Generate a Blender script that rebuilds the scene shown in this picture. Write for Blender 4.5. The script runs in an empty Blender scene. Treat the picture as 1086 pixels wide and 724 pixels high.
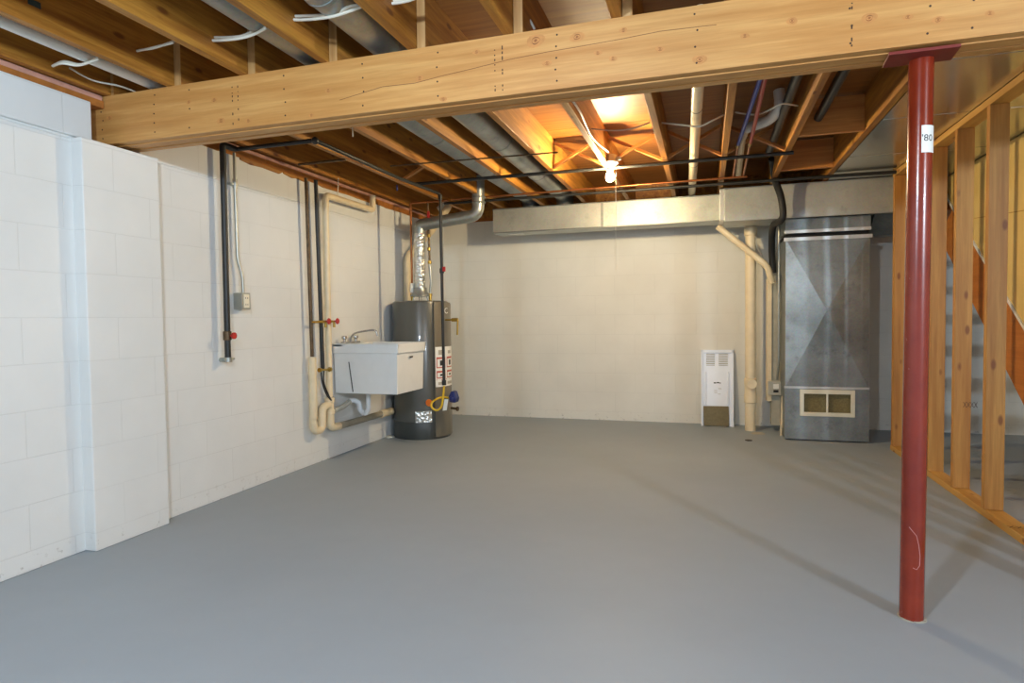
import bpy, bmesh, math, random
from mathutils import Vector, Matrix
random.seed(7)
C = bpy.context.scene.collection
PI = math.pi

# ------------------------------------------------------------------ camera
F, YAW, PIT, ROL, H = 661.6, 0.301, 0.036, -0.012, 1.14
def cam_axes():
    cy, sy = math.cos(YAW), math.sin(YAW)
    fw = Vector((-sy*math.cos(PIT), cy*math.cos(PIT), -math.sin(PIT)))
    r = Vector((cy, sy, 0)); u = r.cross(fw)
    return r*math.cos(ROL)+u*math.sin(ROL), u*math.cos(ROL)-r*math.sin(ROL), fw
R_, U_, F_ = cam_axes()
def at(x, y, X=None, Y=None, Z=None):
    """a measured photo point carried to a known plane of the room"""
    d = R_*((x-543)/F) - U_*((y-362)/F) + F_
    o = Vector((0, 0, H))
    if X is not None: t = X/d.x
    elif Y is not None: t = Y/d.y
    else: t = (Z-H)/d.z
    return o + d*t
cam = bpy.data.objects.new('camera', bpy.data.cameras.new('camera')); C.objects.link(cam)
cam.data.sensor_width = 36; cam.data.lens = F/1086*36; cam.data.clip_start = 0.05
m = Matrix((R_, U_, -F_)).transposed().to_4x4(); m.translation = (0, 0, H); cam.matrix_world = m
bpy.context.scene.camera = cam

# ------------------------------------------------------------------ materials
def lin(c):
    return tuple(((v/255)/12.92 if v/255 <= .04045 else ((v/255+.055)/1.055)**2.4) for v in c)+(1,)
class Nt:
    def __init__(s, name):
        s.m = bpy.data.materials.new(name); s.m.use_nodes = True
        s.t = s.m.node_tree; s.b = s.t.nodes['Principled BSDF']
    def n(s, kind, **kw):
        o = s.t.nodes.new(kind)
        for k, v in kw.items():
            if k in o.inputs: o.inputs[k].default_value = v
            else: setattr(o, k, v)
        return o
    def l(s, a, b): s.t.links.new(a, b)
    def coord(s, scale=(1, 1, 1), rot=(0, 0, 0), loc=(0, 0, 0)):
        tc = s.n('ShaderNodeTexCoord'); mp = s.n('ShaderNodeMapping')
        mp.inputs['Scale'].default_value = scale; mp.inputs['Rotation'].default_value = rot; mp.inputs['Location'].default_value = loc
        s.l(tc.outputs['Object'], mp.inputs['Vector']); return mp.outputs['Vector']
    def noise(s, vec, scale, detail=4, rough=.55):
        o = s.n('ShaderNodeTexNoise'); o.inputs['Scale'].default_value = scale
        o.inputs['Detail'].default_value = detail; o.inputs['Roughness'].default_value = rough
        s.l(vec, o.inputs['Vector']); return o.outputs['Fac']
    def ramp(s, fac, stops):
        o = s.n('ShaderNodeValToRGB'); e = o.color_ramp.elements
        while len(e) < len(stops): e.new(.5)
        for i, (p, c) in enumerate(stops): e[i].position = p; e[i].color = c if len(c) == 4 else lin(c)
        s.l(fac, o.inputs['Fac']); return o.outputs['Color']
    def mix(s, fac, a, b, mode='MIX'):
        o = s.n('ShaderNodeMix', data_type='RGBA', blend_type=mode)
        for sock, v in ((o.inputs[0], fac), (o.inputs[6], a), (o.inputs[7], b)):
            if hasattr(v, 'is_linked'): s.l(v, sock)
            else: sock.default_value = v
        return o.outputs[2]
    def math(s, op, a, b=0.0):
        o = s.n('ShaderNodeMath', operation=op)
        for sock, v in ((o.inputs[0], a), (o.inputs[1], b)):
            if hasattr(v, 'is_linked'): s.l(v, sock)
            else: sock.default_value = v
        return o.outputs[0]
    def bump(s, h, strength=.3, dist=.01):
        o = s.n('ShaderNodeBump'); o.inputs['Strength'].default_value = strength; o.inputs['Distance'].default_value = dist
        s.l(h, o.inputs['Height']); s.l(o.outputs[0], s.b.inputs['Normal'])
    def rough(s, v):
        if hasattr(v, 'is_linked'): s.l(v, s.b.inputs['Roughness'])
        else: s.b.inputs['Roughness'].default_value = v
M = {}
def plain(name, c, rough=.5, metal=0, var=.08, scale=14, bump=0, coat=0):
    k = Nt(name); v = k.noise(k.coord(), scale)
    a = tuple(x*(1-var) for x in lin(c)[:3])+(1,); b = tuple(min(1, x*(1+var)) for x in lin(c)[:3])+(1,)
    k.l(k.ramp(v, [(.3, a), (.7, b)]), k.b.inputs['Base Color'])
    k.rough(rough); k.b.inputs['Metallic'].default_value = metal; k.b.inputs['Coat Weight'].default_value = coat
    if bump: k.bump(v, bump, .004)
    M[name] = k.m; return k.m
def wood(name, dark, light, axis, knots=True, rough=.55, seed=0):
    k = Nt(name); sc = [16, 16, 16]; sc[axis] = .9
    oi = k.n('ShaderNodeObjectInfo')
    tc = k.n('ShaderNodeTexCoord'); add = k.n('ShaderNodeVectorMath', operation='ADD')
    k.l(tc.outputs['Object'], add.inputs[0])
    cx = k.n('ShaderNodeCombineXYZ')
    rnd = k.math('MULTIPLY', oi.outputs['Random'], 37.0)
    for i in range(3): k.l(rnd, cx.inputs[i])
    k.l(cx.outputs[0], add.inputs[1])
    def mapped(scale):
        mp = k.n('ShaderNodeMapping'); mp.inputs['Scale'].default_value = scale; k.l(add.outputs[0], mp.inputs['Vector']); return mp.outputs['Vector']
    g = k.noise(mapped(sc), 1.3, 7, .66)
    fine = k.noise(mapped([v*5 if i != axis else 2 for i, v in enumerate(sc)]), 2.0, 3, .5)
    blot = k.noise(mapped((1.3, 1.3, 1.3)), 1.4, 3)
    mean = tuple((a+b)/2 for a, b in zip(dark, light))
    col = k.ramp(g, [(.36, dark), (.5, mean), (.62, light)])
    col = k.mix(k.math('MULTIPLY', fine, .35), col, lin(tuple(v*.72 for v in dark)))
    col = k.mix(k.math('MULTIPLY', blot, .4), col, lin(tuple(v*.86 for v in mean)))
    if knots:
        ks = [11.0, 11.0, 11.0]; ks[axis] = 4.5
        vo = k.n('ShaderNodeTexVoronoi', feature='F1'); vo.inputs['Scale'].default_value = 1.0
        vo.inputs['Randomness'].default_value = 1.0
        k.l(mapped(ks), vo.inputs['Vector'])
        f = k.ramp(vo.outputs['Distance'], [(.09, (1, 1, 1, 1)), (.17, (0, 0, 0, 1))])
        col = k.mix(k.math('MULTIPLY', f, .8), col, lin((dark[0]*.68, dark[1]*.52, dark[2]*.4)))
    k.l(col, k.b.inputs['Base Color']); k.rough(rough); k.bump(fine, .12, .002)
    M[name] = k.m; return k.m
wood('beam_wood', (196, 134, 66), (226, 172, 102), 0, rough=.5, knots=False)
wood('joist_wood', (138, 82, 22), (208, 148, 58), 1)
wood('cross_wood', (172, 104, 42), (216, 150, 74), 0, knots=False)
wood('stud_wood', (176, 114, 44), (218, 160, 78), 2)
wood('plate_wood', (196, 140, 60), (228, 178, 96), 1)
wood('plywood', (136, 82, 28), (170, 112, 42), 0, knots=False)
wood('stringer_wood', (196, 116, 46), (220, 140, 64), 1, knots=False)
wood('end_grain', (176, 124, 66), (218, 176, 118), 2, knots=False)
plain('panel_tan', (236, 204, 128), .5, var=.06, scale=4)

def block_wall(name, axis, c1, c2, phase, band=None):
    """painted concrete block: running bond joints, slight roller texture; axis = horizontal axis of the wall face"""
    k = Nt(name); tc = k.n('ShaderNodeTexCoord'); sp = k.n('ShaderNodeSeparateXYZ'); k.l(tc.outputs['Object'], sp.inputs[0])
    cb = k.n('ShaderNodeCombineXYZ')
    k.l(k.math('SUBTRACT', sp.outputs[axis], phase), cb.inputs[0]); k.l(k.math('SUBTRACT', sp.outputs[2], .093), cb.inputs[1])
    br = k.n('ShaderNodeTexBrick'); k.l(cb.outputs[0], br.inputs['Vector'])
    for a, v in (('Scale', 1.0), ('Mortar Size', .0035), ('Mortar Smooth', .9), ('Brick Width', .432), ('Row Height', .216), ('Bias', 0.0)): br.inputs[a].default_value = v
    br.offset = .5; br.inputs['Color1'].default_value = (.4, .4, .4, 1); br.inputs['Color2'].default_value = (.6, .6, .6, 1); br.inputs['Mortar'].default_value = (.5, .5, .5, 1)
    n1 = k.noise(tc.outputs['Object'], 1.6, 5); n2 = k.noise(tc.outputs['Object'], 60, 3)
    base = k.ramp(n1, [(.3, c1), (.7, c2)])
    base = k.mix(.04, base, br.outputs['Color'], 'OVERLAY')
    joint = k.math('MULTIPLY', br.outputs['Fac'], k.math('MULTIPLY', k.noise(tc.outputs['Object'], 2.2, 2), .34))
    base = k.mix(joint, base, lin((168, 168, 162)))
    # scuffed, chipped strip low on the wall
    low = k.ramp(sp.outputs[2], [(.0, (1, 1, 1, 1)), (.12, (0, 0, 0, 1))])
    chips = k.ramp(k.noise(tc.outputs['Object'], 26, 4, .7), [(.60, (0, 0, 0, 1)), (.68, (1, 1, 1, 1))])
    base = k.mix(k.math('MULTIPLY', k.math('MULTIPLY', low, chips), .7), base, lin((150, 146, 136)))
    k.l(base, k.b.inputs['Base Color']); k.rough(.6)
    h = k.math('ADD', k.math('MULTIPLY', br.outputs['Fac'], -1.0), k.math('MULTIPLY', n2, .22))
    h = k.math('ADD', h, k.math('MULTIPLY', br.outputs['Color'], .25))
    k.bump(h, .28, .005); M[name] = k.m
block_wall('block_left', 1, (214, 216, 214), (226, 227, 224), 3.14)
block_wall('block_back', 0, (216, 214, 204), (228, 226, 216), .12)
k = Nt('floor_paint'); tc = k.coord()
n1 = k.noise(tc, .9, 5); n2 = k.noise(tc, 7, 5, .6); n3 = k.noise(tc, 90, 2)
col = k.ramp(n1, [(.3, (150, 160, 168)), (.7, (158, 168, 176))])
col = k.mix(k.math('MULTIPLY', n2, .16), col, lin((134, 139, 142)))
sc = k.ramp(k.noise(k.coord((1, 2.2, 1), (0, 0, .6)), 3.1, 6, .65), [(.69, (0, 0, 0, 1)), (.76, (1, 1, 1, 1))])
col = k.mix(k.math('MULTIPLY', sc, .3), col, lin((170, 170, 160)))
k.l(col, k.b.inputs['Base Color']); k.rough(.55); k.b.inputs['Specular IOR Level'].default_value = .3
k.bump(k.math('ADD', n2, k.math('MULTIPLY', n3, .2)), .06, .004); M['floor_paint'] = k.m

def galv(name, c1, c2, rough=.38, metal=.75, stain=.35, scale=9):
    k = Nt(name); tc = k.coord()
    vo = k.n('ShaderNodeTexVoronoi', feature='F1'); vo.inputs['Scale'].default_value = 90; k.l(tc, vo.inputs['Vector'])
    n = k.noise(tc, scale*.35, 6, .65); n2 = k.noise(tc, scale, 5, .7)
    col = k.ramp(n, [(.3, c1), (.7, c2)])
    col = k.mix(.12, col, vo.outputs['Color'], 'SOFT_LIGHT')
    st = k.ramp(n2, [(.58, (0, 0, 0, 1)), (.72, (1, 1, 1, 1))])
    col = k.mix(k.math('MULTIPLY', st, stain), col, lin(tuple(v*.62 for v in c1)))
    k.l(col, k.b.inputs['Base Color']); k.b.inputs['Metallic'].default_value = metal
    k.rough(k.math('ADD', k.math('MULTIPLY', n2, .25), rough-.12)); k.bump(n, .15, .01); M[name] = k.m
galv('galvanised', (138, 143, 142), (172, 177, 176))
galv('galvanised_duct', (172, 175, 170), (202, 204, 198), .42, .55, .25, 6)
galv('cabinet_steel', (128, 134, 133), (168, 174, 174), .42, .72, .4, 7)
galv('galvanised_dull', (122, 128, 126), (158, 163, 160), .42, .75)
galv('galvanised_sheet', (186, 188, 178), (206, 206, 194), .2, .92, .12, 2.2)
galv('galvanised_bright', (206, 208, 206), (226, 228, 226), .35, .6, .1)
galv('foil', (196, 198, 194), (226, 228, 222), .3, .9, .1)
M['foil'].node_tree.nodes['Bump'].inputs['Strength'].default_value = .8
# crinkled foil
kk = M['foil'].node_tree; vo = kk.nodes.new('ShaderNodeTexVoronoi'); vo.inputs['Scale'].default_value = 42
kk.links.new(vo.outputs['Distance'], kk.nodes['Bump'].inputs['Height'])
tcn = [n for n in kk.nodes if n.type == 'MAPPING'][0]; kk.links.new(tcn.outputs[0], vo.inputs['Vector'])

k = Nt('red_paint'); tc = k.coord(); n = k.noise(tc, 5, 5, .6); sp_ = k.noise(k.coord((1, 1, .35)), 46, 3, .7)
col = k.ramp(n, [(.3, (118, 32, 12)), (.7, (138, 46, 22))])
ch = k.ramp(sp_, [(.70, (0, 0, 0, 1)), (.74, (1, 1, 1, 1))])
col = k.mix(k.math('MULTIPLY', ch, .5), col, lin((196, 150, 140)))
k.l(col, k.b.inputs['Base Color']); k.rough(.24); k.b.inputs['Coat Weight'].default_value = .35; k.bump(k.noise(tc, 60, 2), .15, .002); M['red_paint'] = k.m
plain('scrape', (214, 150, 140), .6)
plain('red_plate', (120, 34, 24), .5)
plain('heater_gray', (84, 86, 82), .3, var=.04, coat=.3)
plain('heater_cover', (112, 106, 92), .32, var=.04, coat=.2)
plain('heater_dark', (58, 62, 60), .4)
plain('sink_plastic', (222, 224, 222), .35, var=.02)
plain('pvc_beige', (226, 208, 172), .4, var=.05)
plain('pvc_white', (232, 230, 220), .35, var=.03)
plain('pvc_grey', (150, 142, 124), .5, var=.12)
plain('abs_drain', (216, 220, 222), .35, var=.03)
plain('black_iron', (34, 34, 32), .45, var=.25, scale=40, bump=.1)
plain('rubber', (24, 24, 24), .6)
plain('copper', (150, 92, 52), .35, .8, var=.2)
plain('tarnished', (92, 74, 52), .45, .6, var=.45, scale=30)
plain('brass', (178, 146, 66), .35, .8)
plain('chrome', (190, 190, 188), .18, .95)
plain('conduit_steel', (168, 170, 162), .35, .7)
plain('valve_red', (176, 34, 30), .4)
plain('valve_blue', (28, 40, 104), .35)
plain('flex_yellow', (226, 186, 44), .4)
plain('tag_orange', (240, 122, 34), .45)
plain('paper_white', (236, 236, 230), .55, var=.02)
plain('ink_dark', (46, 44, 42), .6)
plain('ink_red', (196, 96, 80), .6)
plain('stamp_ink', (84, 56, 26), .7)
plain('cable_white', (226, 222, 206), .4, var=.04)
plain('cable_grey', (176, 172, 158), .45)
plain('pex_blue', (38, 70, 160), .35)
plain('pex_red', (170, 44, 40), .35)
plain('porcelain', (240, 238, 230), .25, var=.01)
plain('enamel_white', (238, 244, 254), .28, var=.02)
plain('filter_felt', (122, 112, 84), .85, var=.12, scale=50, bump=.3)
plain('frame_beige', (232, 226, 204), .4, var=.03)
plain('filter_weave', (124, 112, 74), .8, var=.25, scale=60, bump=.3)
plain('sill_pink', (196, 146, 126), .8, var=.15)
plain('sill_orange', (170, 106, 42), .75, var=.2)
plain('void_dark', (18, 18, 18), .8)
plain('nail_dark', (64, 42, 24), .6)
plain('knot', (146, 88, 42), .6, var=.3, scale=80)
plain('knot_halo', (196, 136, 74), .6, var=.12, scale=50)
plain('crack_dark', (118, 74, 38), .7)
plain('rag_pale', (196, 196, 186), .8)
plain('stamp_green', (40, 60, 58), .6)
plain('plaster_patch', (172, 168, 152), .75, var=.12)
k = Nt('bulb_glass'); k.b.inputs['Base Color'].default_value = (1, .9, .7, 1)
k.b.inputs['Emission Color'].default_value = (1.0, .78, .46, 1); k.b.inputs['Emission Strength'].default_value = 1900; M['bulb_glass'] = k.m

# ------------------------------------------------------------------ geometry helpers
class MB:
    def __init__(s): s.bm = bmesh.new(); s.mats = []; s.cur = 0
    def mat(s, name):
        if name not in s.mats: s.mats.append(name)
        s.cur = s.mats.index(name); return s
    def _f(s, vs):
        try: f = s.bm.faces.new(vs); f.material_index = s.cur; return f
        except ValueError: return None
    def hexa(s, p):
        v = [s.bm.verts.new(q) for q in p]
        for a in ((0, 3, 2, 1), (4, 5, 6, 7), (0, 1, 5, 4), (1, 2, 6, 5), (2, 3, 7, 6), (3, 0, 4, 7)): s._f([v[i] for i in a])
        return s
    def box(s, a, b):
        (x0, y0, z0), (x1, y1, z1) = a, b
        x0, x1 = sorted((x0, x1)); y0, y1 = sorted((y0, y1)); z0, z1 = sorted((z0, z1))
        return s.hexa([(x0, y0, z0), (x1, y0, z0), (x1, y1, z0), (x0, y1, z0), (x0, y0, z1), (x1, y0, z1), (x1, y1, z1), (x0, y1, z1)])
    def bar(s, a, b, w, h, up=(0, 0, 1)):
        a, b = Vector(a), Vector(b); d = (b-a).normalized(); sd = d.cross(Vector(up)).normalized()*w/2; uu = sd.cross(d).normalized()*h/2
        return s.hexa([a-sd-uu, a+sd-uu, b+sd-uu, b-sd-uu, a-sd+uu, a+sd+uu, b+sd+uu, b-sd+uu])
    def prism(s, poly, axis, t0, t1):
        def mk(p, t): q = list(p); q.insert(axis, t); return q
        A = [s.bm.verts.new(mk(p, t0)) for p in poly]; B = [s.bm.verts.new(mk(p, t1)) for p in poly]
        n = len(poly); s._f(A[::-1]); s._f(B)
        for i in range(n): s._f([A[i], A[(i+1) % n], B[(i+1) % n], B[i]])
        return s
    def tube(s, pts, r, seg=14, fillet=None, cap=True, radii=None):
        pts = [Vector(p) for p in pts]
        if fillet:
            out = [pts[0]]
            for i in range(1, len(pts)-1):
                p, a, b = pts[i], pts[i-1], pts[i+1]
                f = min(fillet, (a-p).length*.45, (b-p).length*.45)
                q0 = p+(a-p).normalized()*f; q1 = p+(b-p).normalized()*f
                for j in range(7):
                    t = j/6; out.append(q0*(1-t)**2+p*2*t*(1-t)+q1*t*t)
            out.append(pts[-1]); pts = out
        n = len(pts); rr = radii or [r]*n
        tg = []
        for i in range(n):
            d = (pts[min(i+1, n-1)]-pts[max(i-1, 0)]); tg.append(d.normalized())
        ref = Vector((0, 0, 1)) if abs(tg[0].z) < .9 else Vector((1, 0, 0))
        u = tg[0].cross(ref).normalized(); rings = []
        for i in range(n):
            u = (u-tg[i]*u.dot(tg[i])).normalized(); v = tg[i].cross(u)
            rings.append([s.bm.verts.new(pts[i]+(u*math.cos(2*PI*j/seg)+v*math.sin(2*PI*j/seg))*rr[i]) for j in range(seg)])
        for i in range(n-1):
            for j in range(seg):
                f = s._f([rings[i][j], rings[i][(j+1) % seg], rings[i+1][(j+1) % seg], rings[i+1][j]])
                if f: f.smooth = True
        if cap: s._f(rings[0][::-1]); s._f(rings[-1])
        return s
    def lathe(s, prof, c=(0, 0, 0), seg=32, axis=2, a0=0, a1=2*PI, cap=True):
        """profile of (radius, height)"""
        full = abs(a1-a0-2*PI) < 1e-6; cols = []
        c = Vector(c); m_ = seg if full else seg+1
        for j in range(m_):
            a = a0+(a1-a0)*j/seg
            col = []
            for r, h in prof:
                q = (r*math.cos(a), r*math.sin(a), h)
                if axis == 0: q = (h, r*math.cos(a), r*math.sin(a))
                if axis == 1: q = (r*math.sin(a), h, r*math.cos(a))
                col.append(s.bm.verts.new(c+Vector(q)))
            cols.append(col)
        for j in range(seg if full else seg):
            A, B = cols[j], cols[(j+1) % m_]
            for i in range(len(prof)-1):
                f = s._f([A[i], B[i], B[i+1], A[i+1]])
                if f: f.smooth = True
        if full and cap:
            if prof[0][0] > 1e-5: s._f([c_[0] for c_ in cols][::-1])
            if prof[-1][0] > 1e-5: s._f([c_[-1] for c_ in cols])
        return s
    def ball(s, c, r, seg=16, sq=1.0):
        n = 8; return s.lathe([(r*math.sin(PI*i/n)+1e-6, -r*sq*math.cos(PI*i/n)) for i in range(n+1)], c, seg, cap=False)
    def build(s, name, parent=None, bevel=0, origin=None, **tags):
        bmesh.ops.remove_doubles(s.bm, verts=s.bm.verts, dist=1e-6)
        bmesh.ops.recalc_face_normals(s.bm, faces=s.bm.faces)
        for e in s.bm.edges:
            lf = e.link_faces
            if len(lf) == 2 and (not lf[0].smooth or not lf[1].smooth or lf[0].normal.angle(lf[1].normal, 0) > .7): e.smooth = False
        me = bpy.data.meshes.new(name)
        o = bpy.data.objects.new(name, me)
        if origin is None and parent is None:
            co = [v.co for v in s.bm.verts]
            origin = Vector(((min(c.x for c in co)+max(c.x for c in co))/2, (min(c.y for c in co)+max(c.y for c in co))/2, min(c.z for c in co)))
        if parent is None:
            if not tags.get('keep'):
                for v in s.bm.verts: v.co -= Vector(origin)
                o.location = origin
        s.bm.to_mesh(me); s.bm.free()
        for mn in s.mats: me.materials.append(M[mn])
        C.objects.link(o)
        if parent is not None:
            o.parent = parent
            o.matrix_parent_inverse = parent_matrix(parent).inverted()
        if bevel:
            b = o.modifiers.new('bevel', 'BEVEL'); b.width = bevel; b.segments = 2; b.limit_method = 'ANGLE'; b.angle_limit = .6
        tag(o, **{k: v for k, v in tags.items() if k != 'keep'})
        return o
def parent_matrix(o):
    mm = Matrix.Translation(o.location)
    if o.parent: mm = parent_matrix(o.parent) @ o.matrix_parent_inverse @ mm
    return mm
def tag(o, label=None, cat=None, group=None, kind=None):
    if label: o['label'] = label
    if cat: o['category'] = cat
    if group: o['group'] = group
    if kind: o['kind'] = kind
    return o
def thing(name, loc, label, cat, group=None):
    o = bpy.data.objects.new(name, None); C.objects.link(o); o.location = loc; o.empty_display_size = .1
    return tag(o, label, cat, group)
def text_mb(txt, size, matname, place, bend=None):
    """writing: glyph outlines laid on a surface by place(u, v)->3D point"""
    cu = bpy.data.curves.new('t', 'FONT'); cu.body = txt; cu.size = size; cu.align_x = 'CENTER'; cu.align_y = 'CENTER'; cu.resolution_u = 3
    to = bpy.data.objects.new('t', cu); C.objects.link(to); bpy.context.view_layer.update()
    me = bpy.data.meshes.new_from_object(to.evaluated_get(bpy.context.evaluated_depsgraph_get()))
    mb = MB().mat(matname)
    vs = [mb.bm.verts.new(place(v.co.x, v.co.y)) for v in me.vertices]
    for p in me.polygons: mb._f([vs[i] for i in p.vertices])
    bpy.data.objects.remove(to); bpy.data.meshes.remove(me); bpy.data.curves.remove(cu)
    return mb
ORD = ['first', 'second', 'third', 'fourth', 'fifth', 'sixth', 'seventh', 'eighth', 'ninth', 'tenth', 'eleventh']

# ------------------------------------------------------------------ room shell
ZB, ZJ, ZS = 2.076, 2.328, 2.582       # beam bottom, joist bottom, subfloor
XL, YB = -2.985, 6.93
def st(mb, name, **k): return mb.build(name, kind='structure', keep=True, **k)
st(MB().mat('floor_paint').box((-3.3, -2.6, -.1), (3.5, 7.2, 0)), 'floor')
b = MB().mat('plywood')
y = -2.6
while y < 7.2:
    b.box((-3.3, y, ZS), (3.5, min(y+1.215, 7.2), ZS+.02)); y += 1.22
st(b, 'ceiling')
w = MB().mat('block_left')
w.box((-3.25, -2.6, 0), (XL, 7.2, 2.056))
w.box((-3.25, -2.6, 2.055), (XL, 2.42, 2.245)).box((-3.25, 2.72, 2.055), (XL, 7.2, 2.245))
w.box((-3.25, 2.41, 2.055), (-3.13, 2.73, 2.245))
w.box((-3.0, 2.325, 0), (-2.915, 2.775, 2.058))               # pilaster under the beam
w.box((-3.1, -2.6, 2.065), (-2.965, 2.425, 2.262))             # top course standing slightly proud
st(w, 'wall_left', bevel=.006)
st(MB().mat('block_back').box((-3.25, YB, 0), (3.5, 7.2, 2.285)), 'wall_back')
st(MB().mat('block_left').box((3.3, -2.6, 0), (3.5, YB, 2.285)), 'wall_right')
# sill plate and foam gasket on top of the block walls
for nm, (a0, a1) in {'trim_1': (-2.6, 2.525), 'trim_2': (2.72, 7.1)}.items():
    s_ = MB().mat('sill_orange').box((-3.2, a0, 2.263 if nm == 'trim_1' else 2.247), (-3.0, a1, 2.30))
    s_.mat('sill_pink').tube([(-3.012, a0+.01, 2.312), (-3.006, (a0+a1)/2, 2.313), (-3.012, a1-.01, 2.312)], .016, 8)
    st(s_, nm)
s_ = MB().mat('sill_orange')
x = -2.96
while x < 3.4:
    d = random.uniform(.0, .03); s_.box((x, YB+.015-d, 2.286), (x+.36, 7.15, 2.326)); x += .37
s_.mat('joist_wood').box((-2.95, YB+.02, ZJ), (3.4, YB+.06, ZS))
st(s_, 'trim_3')
st(MB().mat('joist_wood').box((-3.3, -2.6, 2.24), (-3.2, 7.2, ZS)), 'trim_5')  # outer rim boards added to block outside light leaking in above the walls
st(MB().mat('joist_wood').box((-3.2, 7.1, 2.28), (3.5, 7.2, ZS)), 'trim_6')
st(MB().mat('joist_wood').box((3.3, -2.6, 2.28), (3.5, 7.1, ZS)), 'trim_7')
# ragged underside of the sill along the rear part of the left wall
s_ = MB().mat('joist_wood')
for (y0, y1, z) in ((2.9, 3.35, 2.235), (3.5, 3.95, 2.218), (3.95, 4.25, 2.222), (4.35, 5.3, 2.23), (5.4, 6.2, 2.236)):
    s_.prism([(y0, 2.246), (y0, z+.012), (y0+.1, z), ((y0+y1)/2, z+.008), (y1-.05, z+.003), (y1, 2.246)], 0, XL-.01, XL+.006)
st(s_, 'trim_4')

# ------------------------------------------------------------------ beam and joists
beam = thing('ceiling_beam', (-.6, 2.6, ZB), 'large knotty pine beam spanning the room on the red steel post', 'beam')
BX0, BX1 = -3.12, 3.3
f = MB().mat('beam_wood').box((BX0, 2.53, ZB+.002), (BX1, 2.571, ZJ))
f.mat('nail_dark')
def face(x, y, r=.0045, ry=None):
    p = at(x, y, Y=2.5285); f.lathe([(r, 0), (r, .004)], p, 8, axis=1)
for cx_, n in ((107, 5), (163, 5), (200, 3), (302, 4), (385, 4), (464, 4), (590, 5), (738, 4), (902, 4), (985, 3), (1030, 3)):
    # rows of nails through the plies
    pt, pb = at(cx_, 100, Y=2.528), None
    for i in range(n):
        z = ZB+.035+(.185)*i/max(1, n-1); f.lathe([(.0042, 0), (.0042, .004)], (pt.x+random.uniform(-.006, .006), 2.5285, z), 8, axis=1)
for cx_ in (246, 252, 525, 533, 903):
    px = at(cx_, 100, Y=2.528).x
    for i in range(9):
        z = ZB+.02+.022*i+random.uniform(-.004, .004)
        if random.random() < .7: f.box((px-.0025, 2.5288, z), (px+.0025, 2.5325, z+random.uniform(.004, .017)))
f.mat('crack_dark')
cr = [(360, 106), (405, 92), (440, 88), (470, 80), (500, 73), (540, 63), (580, 55), (610, 50), (660, 41), (700, 33), (760, 26)]
for a, c in zip(cr, cr[1:]):
    pa, pc = at(*a, Y=2.529), at(*c, Y=2.529); f.hexa([pa+Vector(q) for q in ((0, 0, -.0012), (0, .003, -.0012))]+[pc+Vector(q) for q in ((0, .003, -.0012), (0, 0, -.0012))]+[pa+Vector(q) for q in ((0, 0, .0012), (0, .003, .0012))]+[pc+Vector(q) for q in ((0, .003, .0012), (0, 0, .0012))])
f.mat('knot')
for i_, (x, y, r) in enumerate(((227, 106, .011), (234, 128, .014), (116, 125, .012), (263, 128, .011), (348, 96, .011), (445, 83, .012), (568, 43, .024), (612, 39, .018), (580, 67, .012), (634, 56, .010), (650, 62, .010), (661, 32, .010), (922, 19, .016), (995, 21, .012), (963, 18, .010), (742, 63, .016), (790, 38, .010), (840, 22, .012), (330, 122, .009), (200, 108, .009), (505, 55, .010), (470, 105, .010), (700, 52, .011), (1050, 14, .009))):
    p = at(x, y, Y=2.5285); n = 14
    for rr, mt, dy in ((r*1.35, 'knot_halo', .0006), (r*.8, 'knot', .0002), (r*.55, 'knot_halo', -.0002), (r*.3, 'knot', -.0006)):
        f.mat(mt); c0 = f.bm.verts.new((p.x, 2.529+dy, p.z)); ring = []
        for j in range(n):
            a = 2*PI*j/n; w_ = rr*(1+.07*math.sin(2*a+i_)+.05*math.cos(3*a+2*i_))
            ring.append(f.bm.verts.new((p.x+w_*math.cos(a)*(1.25 if mt == 'knot_halo' else .9), 2.529+dy, p.z+w_*math.sin(a)*.8)))
        for j in range(n): f._f([c0, ring[j], ring[(j+1) % n]])
f.build('ply', beam, bevel=.002, label='front board with nail rows and a long crack')
for i, (y0, y1, dz) in enumerate(((2.572, 2.612, -.003), (2.613, 2.653, .003), (2.654, 2.694, -.001))):
    MB().mat('beam_wood').box((BX0, y0, ZB+dz), (BX1, y1, ZJ)).build('ply', beam, bevel=.002)

back_x = [-2.545, -2.10, -1.65, -1.207, -.765, -.315, .115, .55, .985, 1.43, 1.87, 2.31, 2.75]
def joist(x0, y0, y1, label, group, stamp=False):
    j = thing('floor_joist', (x0+.02, (y0+y1)/2, ZJ), label, 'joist', group)
    MB().mat('joist_wood').box((x0, y0+.003, ZJ+.0005), (x0+.041, y1, ZS)).build('board', j, bevel=.0015)
    if y0 < 2.55 and y0 > 2:
        MB().mat('end_grain').box((x0+.001, y0, ZJ+.002), (x0+.04, y0+.004, ZS-.002)).build('sawn_end', j, label='pale sawn end grain above the beam')
    if stamp:
        MB().mat('stamp_green').box((x0+.0405, 1.83, ZJ+.075), (x0+.0425, 1.88, ZJ+.10)).build('grade_stamp', j, label='dark green printed grade stamp')
    return j
for i, x in enumerate([-2.985]+back_x):
    lab = 'edge joist on the left wall sill behind the beam' if i == 0 else f'floor joist behind the beam, {ORD[i-1] if i<12 else "last"} bay board from left wall'
    if i-1 == 4: lab = 'floor joist behind the beam that carries the lit bulb'
    if i-1 >= 10: continue
    joist(x, 2.535, 6.95, lab, 'joists behind the beam')
for i, x in enumerate([-3.0]+[v-.043 for v in back_x[:7]]):
    lab = 'edge joist above pink foam strip, left wall in front of beam' if i == 0 else f'floor joist in front of the beam, {ORD[i-1]} board from left wall'
    joist(x, -2.6, 2.71, lab, 'joists in front of the beam', stamp=(i == 1))

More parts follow.
